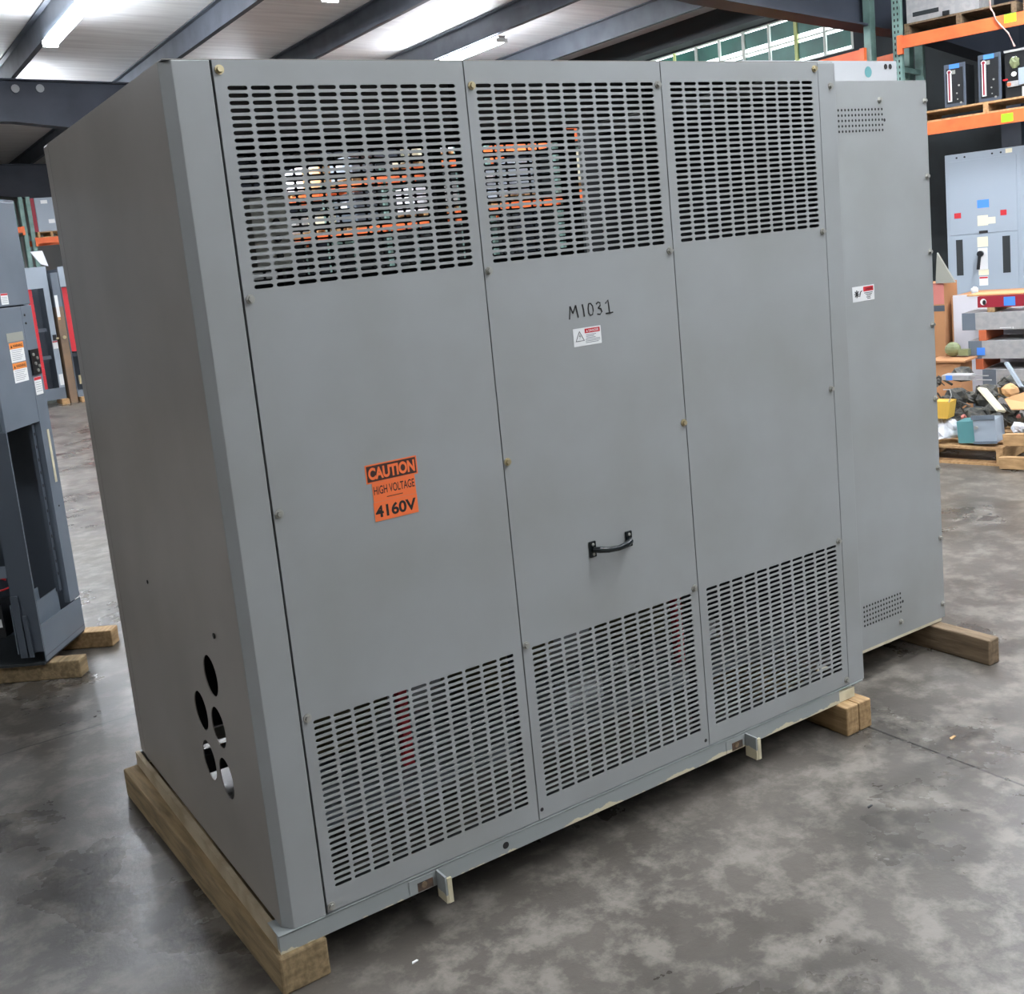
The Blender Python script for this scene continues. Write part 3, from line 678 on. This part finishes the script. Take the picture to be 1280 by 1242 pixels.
# ---------------------------------------------------------------- pallets and racks
def pallet(label, loc, rz=0, w=1.1, d=1.0, h=.12, m='pallet', nb=6, group=None):
    t = thing('wooden_pallet', label, 'pallet', loc, rz, group); bt = .018; bw = .095
    for k in range(nb):
        y = k*(d-bw)/(nb-1); mb(m).box(0, w, y, y+bw, h-bt, h).obj('deck_board', t)
    for k in range(3):
        y = k*(d-bw)/2; mb(m).box(0, w, y, y+bw, 0, bt).obj('bottom_board', t)
    for k in range(3):
        x = k*(w-.045)/2; mb(m).box(x, x+.045, 0, d, bt, h-bt).obj('stringer', t)
    return t
def pallet_rack(label, loc, rz, nb, bay, depth, levels, top, holes=True, rear=True):
    t = thing('pallet_rack', label, 'pallet rack', loc, rz); z0 = loc[2]
    for i in range(nb+1):
        for y in (0, depth-.07):
            b = mb('green'); x = i*bay; b.box(x-.04, x+.04, y, y+.07, 0, top-z0)
            if holes and y == 0:
                b.use('ink')
                for k in range(int((top-z0-2.0)/.055)):
                    z = 2.0+k*.055
                    for dx in (-.016, .016): b.box(x+dx-.006, x+dx+.006, -.0012, 0, z, z+.026)
            b.obj('upright', t)
        for k, z in enumerate((.5, 1.4, 2.3-.0, 3.13)):
            if z < top-z0: mb('green').box(i*bay-.015, i*bay+.015, .071, depth-.071, z, z+.05).obj('brace', t)
    for i in range(nb):
        for z in levels:
            for y, y2 in ((-.045, .0-.002), (depth+.002, depth+.045))[:2 if rear else 1]:
                b = mb('orange'); x0 = i*bay+.02; x1 = (i+1)*bay-.02
                b.box(x0, x1, y, y2, z-z0-.115, z-z0)
                for x in (x0-.005, x1-.045): b.box(x, x+.05, y-.003, y2-.001, z-z0-.165, z-z0+.01)
                b.obj('beam', t)
    return t
near = pallet_rack('near pallet rack at the upper right with circuit breakers on its orange beams', (8.584, 4.473, FZ), math.radians(288), 1, 2.75, .70, (3.29, 2.445), 4.25, rear=False)
far = pallet_rack('long row of green and orange pallet racking running off behind the enclosure', (8.64, 21.05, FZ), math.radians(270), 6, 2.7, .66, (3.27, 2.38, 1.25), 3.42, holes=False)
back = pallet_rack('pallet rack in the far left distance with a grey switchboard on its beam', (3.40, 21.0, FZ), 0, 1, 2.6, 1.0, (2.89,), 3.72, holes=False)
back2 = pallet_rack('short rack bay left of the distant switchboard, behind the open grey cabinet', (.60, 21.0, FZ), 0, 1, 2.66, 1.0, (3.13,), 3.72, holes=False)

t_ = mb('green').box(-.04, .04, -.085, -.005, 0, 4.35).obj('tall_upright', far); t_.location = (16.2, .08, 0)
RU = math.radians(288); RO = Vector((8.584, 4.473, 0)); RX = Vector((math.cos(RU), math.sin(RU), 0)); RY = Vector((-RX.y, RX.x, 0))
def rk(u, v, z): p = RO+RX*u+RY*v; return (p.x, p.y, z)
pallet('wooden pallet on the lower orange beam under the circuit breakers', rk(.16, .0, 2.447), RU, 1.25, .62, .11, nb=6)
pallet('wooden pallet on the upper orange beam under the grey box', rk(.05, .075, 3.292), RU, 1.0, .54, .12, m='wooddark', nb=6)
pallet('second wooden pallet on the upper orange beam, at the right edge', rk(1.12, .02, 3.292), RU, 1.1, .7, .11, m='wooddark', nb=5)
for u, lb in ((.975, 'lime tag stuck on the upper orange beam'), ):
    o = mb('lime').box(0,.10,0,.001,0,.075).obj('price_tag'); o.location = rk(u, -.0475, 3.215); o.rotation_euler = (0,0,RU); tag(o, lb, 'tag')
o = mb('lime').box(0,.10,0,.001,0,.075).obj('price_tag'); o.location = rk(.93, -.0475, 2.345); o.rotation_euler = (0,0,RU); tag(o, 'lime tag stuck on the lower orange beam', 'tag')
# circuit breakers
def breaker(u, z, w, h, label):
    t = thing('circuit_breaker', label, 'circuit breaker', rk(u, .02, z), RU)
    mb('black').box(.01, w-.01, .012, .32, 0, h-.01).obj('body', t, bevel=.004)
    mb('brkr').box(0, w, 0, .010, 0, h).obj('front_plate', t, bevel=.006)
    mb('black').box(.022, w-.022, -.003, 0, .03, h-.04).obj('front_cover', t)
    b = mb('white'); b.box(.035, .070, -.014, -.003, .05, h-.075); b.tube([(.0525,-.003,h-.075),(.0525,-.014,h-.075)], .022, 12); b.use('redpaint'); b.box(.044,.058,-.016,-.014,.06,h-.075); b.tube([(.0525,-.014,h-.075),(.0525,-.016,h-.075)], .014, 12); b.obj('crank_strip', t)
    mb('tan').box(.075,.105,-.008,-.003,h-.095,h-.06).obj('name_plate', t)
    mb('blue').box(.05,.142,-.0045,-.003,h-.045,h-.005).obj('blue_tape', t)
    for x, zz, r in ((.135,.19,.009),(.115,.12,.007),(.15,.03,.010),(.12,.065,.006)): mb('bolt').tube([(x,-.003,zz),(x,-.010,zz)], r, 8).obj('button', t)
    return t
breaker(.417, 2.559, .195, .395, 'dark circuit breaker with blue tape, left of the pair on the lower beam')
breaker(.722, 2.559, .200, .425, 'dark circuit breaker with blue tape, right of the pair on the lower beam')
t = thing('switch_mechanism', 'open switch mechanism with pale blue cover at the right edge of the lower beam', 'switch mechanism', rk(.945, .03, 2.559), RU)
mb('black').box(0, .42, .02, .30, 0, .41).obj('body', t, bevel=.004)
mb('galv').box(.0, .42, .0, .02, .405, .425).obj('top_rail', t)
mb('ltblue').box(.125, .42, -.03, .019, .10, .25).obj('cover', t, bevel=.004)
mb('galv').box(.03, .14, -.02, .0, .095, .145).obj('bracket', t)
b = mb('olive'); b.lump((.09,0,.31), .04,.03,.05, seed=3); b.obj('green_connector', t)
mb('white').tube([(.085,0,.205),(.085,-.02,.205)], .022, 10).obj('knob', t)
mb('white').box(.075,.105,-.01,.019,.31,.36).obj('clip', t)
mb('terracotta').tube([(.045,-.02,.12),(.045,-.03,.12)], .018, 10).obj('red_knob', t)
mb('white').box(.15,.18,-.005,.019,0.0,.085).obj('foot_bracket', t)
mb('wire_red').tube([(-.01,.0,.165),(.03,-.01,.165)], .008, 6).obj('red_lever', t)
b = mb('wire'); pts = [(.860,3.46),(.862,3.41),(.868,3.365),(.893,3.321),(.906,3.261),(.955,3.193),(1.009,3.124),(1.035,3.062),(1.060,2.995)]
for sgn in (-1, 1): b.tube([rk(u+.004*math.sin(i*2.2)*sgn, -.06+.004*math.cos(i*2.2)*sgn, z) for i, (u, z) in enumerate(pts)], .005, 6)
tag(b.obj('loose_cable'), 'thin pale cable hanging in front of the upper orange beam', 'cable')
# upper shelf goods
t = thing('grey_box', 'dented light grey metal box on the upper shelf pallet', 'box', rk(.07, .09, 3.413), RU)
mb('galv').box(0, .66, 0, .5, 0, .26).obj('box_body', t, bevel=.004); mb('gap').box(.06, .30, -.004, 0, .05, .09).obj('recess', t); mb('black').box(.34,.40,-.03,0,.0,.04).obj('clip', t)
t = thing('metal_crate', 'grey steel crate at the top right edge, on the second upper pallet', 'crate', rk(1.16, .05, 3.404), RU)
mb('blugrey_d').box(0, .6, 0, .5, 0, .05).obj('lower_rail', t); mb('blugrey_d').box(0, .05, 0, .5, .05, .3).obj('side_rail', t)
# panelboard under the rack
PB = math.radians(288); t = thing('panelboard_cabinet', 'tall light grey panelboard with a breaker handle, under the near rack', 'electrical cabinet', rk(.345, .2, FZ), PB)
W = .675; Zt = 2.125-FZ; q = lambda u: u-.345; z_ = lambda z: z-FZ
b = mb('ltblue'); b.prism([(0,0),(W,0),(W+.06,.03),(W+.06,.45),(0,.45)], 2, 0, Zt); b.obj('cabinet_body', t, bevel=.006)
b = mb('ltblue'); b.box(.03, W-.03, -.006, 0, z_(1.345), z_(2.055)); b.obj('upper_door', t, bevel=.003)
b = mb('ltblue'); b.box(.03, W-.03, -.006, 0, .1, z_(1.337)); b.obj('lower_door', t, bevel=.003)
def pl_(m, u0, u1, z0, z1, nm, y=-.0075): mb(m).box(q(u0), q(u1), y, -.006, z_(z0), z_(z1)).obj(nm, t)
pl_('blue', .634, .741, 1.588, 1.664, 'blue_tape'); pl_('red', .420, .483, 1.508, 1.560, 'red_label'); pl_('red', .840, .895, 1.498, 1.550, 'red_label')
pl_('creamplank', .633, .728, 1.418, 1.515, 'paper_label'); pl_('creamplank', .728, .795, 1.430, 1.492, 'paper_label'); pl_('creamplank', .626, .722, 1.214, 1.310, 'paper_label')
pl_('ink', .644, .724, 1.345, 1.370, 'name_plate', -.010); pl_('gap', .428, .490, .95, 1.30, 'louver'); pl_('gap', .852, .920, .95, 1.302, 'louver')
pl_('white', .629, .717, .995, 1.203, 'escutcheon', -.010); pl_('creamplank', .630, .722, .940, .994, 'paper_label')
b = mb('white'); b.box(q(.634), q(.714), -.0075, -.006, z_(.84), z_(.928)); b.use('red'); b.box(q(.636), q(.712), -.0080, -.0075, z_(.908), z_(.924)); b.obj('warning_label', t)
b = mb('black'); b.tube([(q(.655),-.010,z_(1.15)),(q(.655),-.045,z_(1.15))], .030, 10); b.bar((q(.655),-.045,z_(1.16)),(q(.640),-.055,z_(1.0)), .028, .02, up=(0,1,0)); b.obj('breaker_handle', t, bevel=.003)
b = mb('ink')
for u in (.457, .530, .779, .856): b.tube([(q(u),0,z_(2.088)),(q(u),-.004,z_(2.088))], .009, 10)
b.obj('bolt_holes', t)
mb('creamplank').box(q(.897), q(.955), -.002, 0, z_(2.075), z_(2.115)).obj('paper_label', t)

# ---------------------------------------------------------------- stacked steel trunking
SU = math.radians(284); SO = Vector((7.12, 2.87, 0)); SX = Vector((math.cos(SU), math.sin(SU), 0)); SY = Vector((-SX.y, SX.x, 0))
def sk(u, v, z): p = SO+SX*u+SY*v; return (p.x, p.y, z)
def duct(u, z0, z1, label, L=1.6, tape=None):
    t = thing('steel_trunking', label, 'steel box', sk(u, 0, z0), SU, 'steel trunking boxes stacked on timber')
    mb('galv').box(0, L, 0, .42, 0, z1-z0).obj('box_body', t, bevel=.003)
    mb('blugrey').box(-.003, .10, -.003, .0, .001, z1-z0-.001).obj('end_flange', t)
    if tape: mb('blue').box(tape-u, tape-u+.062, -.0055, -.003 if tape-u < .1 else 0, .03, z1-z0-.055).obj('blue_tape', t)
    return t
duct(-.008, .635, .775, 'grey steel trunking box with white writing, upper of the stack on the right')
b = mb('white'); b.box(.285, .372, -.0015, 0, .012, .018); b.box(.38, .388, -.0015, 0, .006, .02)
b.obj('white_writing', [x for x in bpy.data.objects if x.get('label','').startswith('grey steel trunking box with white')][0])
duct(.036, .402, .548, 'grey steel trunking box with blue tape, middle of the stack on the right', tape=.099)
duct(.14, .170, .316, 'grey steel trunking box low in the stack, half hidden by scrap')
duct(.02, -.065, .085, 'grey steel trunking box at the bottom of the stack behind the scrap')
t = thing('red_channel', 'dark red steel channel with a round hole and blue tape on top of the stack', 'steel channel', sk(.113, 0, .815), SU)
b = mb('redpaint'); b.box(0, 1.4, 0, .006, 0, .088); b.box(0, 1.4, .006, .30, .082, .088); b.use('white'); n=16
b.add([(.045+.024*math.cos(2*math.pi*k/n), -.001, .044+.026*math.sin(2*math.pi*k/n)) for k in range(n)], [tuple(range(n))])
b.use('ink'); b.add([(.052+.014*math.cos(2*math.pi*k/n), -.0015, .040+.020*math.sin(2*math.pi*k/n)) for k in range(n)], [tuple(range(n))])
b.obj('channel_web', t); mb('blue').box(.200, .284, -.002, 0, .008, .078).obj('blue_tape', t)
for u, z0, z1, m, lb in ((.185, .775, .815, 'wood', 'wood spacer under the red steel channel'), (.115, .548, .635, 'terracotta', 'rusty orange timber end between the two upper trunking boxes'),
                         (.085, .316, .402, 'terracotta', 'rusty orange timber end under the taped trunking box'), (.2, .085, .170, 'wood', 'timber spacer low in the trunking stack'), (.2, FZ, -.065, 'wood', 'timber spacer on the floor under the trunking stack')):
    for dx in (0, 1.1):
        b = mb(m); b.box(0, .058, -.002, .40, 0, z1-z0); o = b.obj('timber_spacer', bevel=.003); o.location = sk(u+dx, .0, z0); o.rotation_euler = (0,0,SU)
        tag(o, lb if dx == 0 else 'far '+lb, 'timber spacer')
# card on top and the crate behind
def lay(nm, m, u0, u1, v0, v1, z0, z1, label, cat, rz=0):
    b = mb(m); b.box(0, u1-u0, 0, v1-v0, 0, z1-z0); o = b.obj(nm, bevel=.002); o.location = sk(u0, v0, z0); o.rotation_euler = (0,0,SU+rz); return tag(o, label, cat)
lay('cardboard_sheet', 'card', .02, 1.3, .03, .28, .905, .918, 'flat cardboard lying on the red steel channel', 'cardboard')
t = thing('cardboard_carton', 'large carton with a white side and brown edge behind the trunking stack', 'carton', sk(-.250, .46, FZ), SU)
mb('whiteboard').box(0, .95, 0, .006, .0, .885-FZ).obj('white_side', t); mb('cardbrown').box(-.012, 0, -.004, .5, 0, .87-FZ).obj('brown_edge', t); mb('cardbrown').box(0,.95,.007,.5,0,.88-FZ).obj('carton_body', t)
t = thing('brown_carton', 'narrow brown carton with a dark band, just right of the grey cabinet', 'carton', sk(-.52, .40, FZ), SU)
mb('cardbrown').box(0, .22, 0, .3, 0, 1.0-FZ).obj('carton_body', t); mb('blugrey_d').box(.0,.222,-.002,0,.76-FZ,.81-FZ).obj('dark_band', t); mb('pinkwood').box(0,.22,-.002,0,.82-FZ,1.0-FZ).obj('pink_print', t)
o = mb('tan').prism([(0,0),(.16,0),(.02,.26)], 1, 0, .03).obj('scrap_plate'); o.location = sk(-.36, .38, 1.0); o.rotation_euler = (0,0,SU); tag(o, 'pale grey-green triangular plate on the brown carton', 'plate')
o = mb('white').lump((0,0,0),.028,.028,.035,seed=4).obj('white_jar', smooth=True); o.location = sk(-.055, .42, .92); tag(o, 'small white jar on the carton beside the trunking stack', 'jar')

# ---------------------------------------------------------------- pallet of scrap
JU = math.radians(284); JO = Vector((5.863, 2.275, 0)); JX = Vector((math.cos(JU), math.sin(JU), 0)); JY = Vector((-JX.y, JX.x, 0)); K = .945
def jk(u, v, z): p = JO+JX*u*K+JY*v; return (p.x, p.y, 1.65+(z-1.65)*K)
P0 = jk(.48-1.16, 0, 0)
pallet('wooden pallet on the floor carrying the heap of scrap', (P0[0], P0[1], FZ), JU, 1.1, 1.0, .13, nb=6)
PT = FZ+.13
def jthing(nm, label, cat, u, v, z, rz=0, tilt=(0,0)):
    o = thing(nm, label, cat, jk(u, v, z)); o.rotation_euler = (tilt[0], tilt[1], 0); o.rotation_euler = (Matrix.Rotation(JU+rz,3,'Z') @ Matrix.Rotation(tilt[1],3,'Y') @ Matrix.Rotation(tilt[0],3,'X')).to_euler(); return o
# dark heap: one uncountable mass of cut cable and scrap
b = mb('junk'); rnd = random.Random(11)
for k in range(46):
    u = rnd.uniform(-.55, .60); v = rnd.uniform(.32, .85); hh = .42*(1-abs(v-.62)*1.1)
    z = rnd.uniform(0, max(.06, hh)); b.lump((u, v, z+.03), rnd.uniform(.04,.11), rnd.uniform(.04,.1), rnd.uniform(.03,.08), 9, .35, k)
for k in range(40):
    u = rnd.uniform(-.5, .55); v = rnd.uniform(.28, .7); z = .06+rnd.uniform(.0, .30)*(v+.3); a = rnd.uniform(0, 6.3); l = rnd.uniform(.08, .22)
    b.tube([(u,v,z),(u+l*.5*math.cos(a),v-.04,z+rnd.uniform(0,.07)),(u+l*math.cos(a),v+.02,z-rnd.uniform(0,.05))], rnd.uniform(.004,.011), 6)
b.v = [(x, y, max(z, .002)) for x, y, z in b.v]; o = b.obj('scrap_heap'); o.location = (JO.x, JO.y, PT); o.rotation_euler = (0,0,JU); o['kind'] = 'stuff'; tag(o, 'dark tangled heap of scrap metal and cable on the pallet', 'scrap')
# blue grey box
t = jthing('metal_box', 'small blue-grey and teal metal box lying tilted at the front of the scrap pallet', 'box', .165, .02, -.108, .0, (0, math.radians(-4)))
mb('teal').box(0, .112, 0, .16, 0, .155).obj('teal_side', t, bevel=.002); b = mb('ltblue'); b.box(.113, .262, -.004, .16, 0, .165); b.obj('box_body', t, bevel=.003)
mb('blugrey').box(.105, .262, -.012, -.004, .165, .195).obj('top_flange', t); mb('blugrey').box(.105, .262, -.012, -.004, -.006, .012).obj('bottom_flange', t)
mb('bolt').tube([(.135,-.004,.11),(.135,-.018,.11)], .012, 10).obj('lock_knob', t)
def plank(nm, m, p, q, w, h, label, cat):
    b = mb(m); b.bar(jk(*p), jk(*q), w, h, up=(JY.x, JY.y, 0)); return tag(recentre(b.obj(nm, bevel=.002)), label, cat)
plank('cream_plank', 'creamplank', (.268, .22, .275), (.440, .12, .125), .02, .085, 'cream painted plank slanting down over the scrap', 'plank')
plank('aluminium_bar', 'ltblue', (.405, .34, .45), (.535, .26, .28), .02, .035, 'pale metal bar leaning against the trunking stack', 'metal bar')
b = mb('card'); a0, a1, a2, a3 = jk(.448,.16,.212), jk(.514,.10,.148), jk(.80,.14,.155), jk(.80,.22,.34)
b.add([a0,a1,a2,a3]+[(x,y,z-.008) for x,y,z in (a0,a1,a2,a3)], [(0,1,2,3),(4,7,6,5),(0,4,5,1),(1,5,6,2),(2,6,7,3),(3,7,4,0)]); tag(recentre(b.obj('cardboard_flap')), 'tan cardboard flap at the right edge of the scrap', 'cardboard')
t = jthing('metal_bracket', 'grey tray with blue tape lying across the scrap', 'metal tray', .0, .16, .345)
mb('galv').box(0, .19, 0, .12, 0, .035).obj('tray', t, bevel=.002); mb('blue').box(.03, .075, -.002, 0, .0, .035).obj('blue_tape', t); b = mb('galv'); b.box(.19,.34,0,.01,0,.006); b.box(.19,.32,0,.01,.03,.036); b.obj('wire_loop', t)
t = jthing('yellow_bin', 'yellow plastic bin at the left of the scrap heap', 'bin', -.06, .02, .075)
b = mb('yellow'); b.prism([(0,0),(.145,0),(.165,.125),(0,.125)], 1, 0, .12); b.obj('bin_body', t, bevel=.003); mb('galv').tube([(.155,.0,.12),(.175,.0,.17),(.165,.0,.21),(.12,.0,.21)], .004, 6).obj('wire_handle', t)
b = mb('bag'); b.lump((0,0,0), .115,.10,.10, 18, .16, 5, True); o = b.obj('plastic_bag', smooth=False); o.location = jk(.020, .12, -.045); tag(o, 'crumpled clear plastic bag left of the blue-grey box', 'plastic bag')
b = mb('bag'); b.lump((0,0,0), .075,.07,.035, 14, .15, 8, True); o = b.obj('plastic_sheet'); o.location = jk(.525, .20, -.085); tag(o, 'white plastic sheet right of the blue-grey box', 'plastic sheet')
b = mb('bag'); b.lump((0,0,0), .055,.05,.04, 12, .25, 9); o = b.obj('plastic_cup'); o.location = jk(.56, .10, .01); tag(o, 'small crumpled clear plastic at the right of the scrap', 'plastic')
b = mb('olive'); b.lump((0,0,0), .062,.05,.06, 16, .03, 3); b.box(.05,.13,-.03,.03,-.05,.0); o = b.obj('green_spool', smooth=False); o.location = sk(-.065, -.07, .492); o.rotation_euler=(0,0,SU); tag(o, 'olive green round spool against the white carton', 'spool')
b = mb('cardbrown'); b.box(0,.30,0,.28,0,.015); b.box(.02,.26,.02,.26,-.48,0); o = b.obj('parts_crate'); o.location = sk(-.19, -.30, .415); o.rotation_euler=(0,0,SU); tag(o, 'brown crate behind the scrap, under the olive spool', 'crate')
for u, v, z, r, m, lb in ((.53,.2,.075,.014,'pinkwood','small pinkish fitting at the right of the scrap'), (.12,.24,.05,.018,'pinkwood','pink and grey rag behind the plastic bag'), (.47,.22,.265,.05,'card','torn brown paper below the leaning metal bar')):
    o = mb(m).lump((0,0,0), r*1.3, r, r, 10, .2, int(u*100)).obj('scrap_piece'); o.location = jk(u, v, z); tag(o, lb, 'scrap piece')
for k, (p, q, lb) in enumerate([((.50,.0,-.06),(.80,-.05,-.03),'upper splintered board beside the pallet corner'), ((.49,-.06,-.215),(.80,-.13,-.19),'lower splintered board beside the pallet corner')]):
    plank('broken_board', 'pallet', p, q, .08, .05, lb, 'board')

# ---------------------------------------------------------------- goods on the far racks
def crate_on(x, y, z, w, d, h, m, label, rz=0):
    pallet('small pallet under the '+label, (x, y, z), rz, w, d, .12, nb=4); z += .121
    t = thing('stored_box', label, 'box', (x, y, z), rz); mb(m).box(0, w, 0, d, 0, h).obj('box_body', t, bevel=.01)
    mb('white').box(w*.3, w*.6, -.003, 0, h*.5, h*.75).obj('label', t); return t
R90 = math.radians(270)
goods = [('whiteboard','white carton'), ('card','tan carton'), ('ltblue','pale blue cabinet'), ('galv','steel box'), ('creamplank','cream carton'), ('blugrey','grey switch box'), ('yellow','yellow case')]
n = 0; wh = ['sixth','fifth','fourth','third','second','first']
for lvl, z in (('upper', 3.272), ('lower', 2.382)):
    for bay in range(6):
        if lvl == 'upper' and bay > 2: continue
        m, nm = goods[(bay*2+n) % 7]; y = 21.05-bay*2.7-.3
        crate_on(8.75, y, z, 1.0, .54, [.5,.42,.55,.38,.6,.45][(bay+n) % 6], m, nm+' on the %s shelf, %s rack bay' % (lvl, wh[bay]), rz=R90)
        if bay % 2 == 0:
            m, nm = goods[(bay*3+n+1) % 7]; crate_on(8.75, y-1.25, z, .9, .54, .4, m, nm+' further along the %s shelf, %s bay' % (lvl, wh[bay]), rz=R90)
    n += 3
t = thing('switchboard', 'silver grey switchboard standing on a pallet on the distant rack', 'electrical cabinet', (3.54, 21.12, 3.015))
mb('ltblue').box(0, .42, 0, .5, 0, .68).obj('board_body', t, bevel=.01); mb('white').box(.12,.25,-.003,0,.56,.63).obj('label', t); mb('white').box(.22,.34,-.003,0,.16,.24).obj('label', t); mb('redpaint').box(-.09,-.005,.0,.35,0,.68).obj('red_side', t)
pallet('pallet under the distant silver switchboard', (3.50, 21.08, 2.893), 0, .55, .8, .12, nb=4)
t = thing('control_box', 'small grey box with a round knob on top of the open cubicles', 'box', (2.2, 17.1, 2.2)); 
mb('blugrey').box(0,.28,0,.3,0,.2).obj('box_body', t, bevel=.01); mb('ink').tube([(.08,0,.09),(.08,-.02,.09)], .04, 10).obj('knob', t)
b = mb('whiteboard'); b.prism([(0,.22),(.2,.22),(.26,-.05),(.14,0)], 1, 0, .02); o = b.obj('white_board'); o.location = (2.62, 17.2, 2.25); tag(recentre(o), 'white tapering board standing on the open cubicle', 'board')

# ---------------------------------------------------------------- litter on the floor
rnd = random.Random(5)
for (x, y, s_, m, lb) in [(2.28, -.30, .022, 'pallet', 'wood chip on the floor just in front of the split timber'), (2.47, -.62, .03, 'pallet', 'longer wood splinter on the open floor, lower right'), (2.95, -.42, .028, 'card', 'tan chip on the floor below the weathered timber'), (1.72, -.40, .015, 'gap', 'dark crumb on the floor in front of the second lifting tab'), (.26, -.12, .013, 'white', 'white chip on the floor near the first lifting tab')]:
    b = mb(m); b.prism([(0,0),(s_*1.5,s_*.2),(s_*1.3,s_*.5),(s_*.2,s_*.45)], 2, 0, .003); o = b.obj('wood_chip'); o.location = (x, y, FZ); tag(o, lb, 'chip')
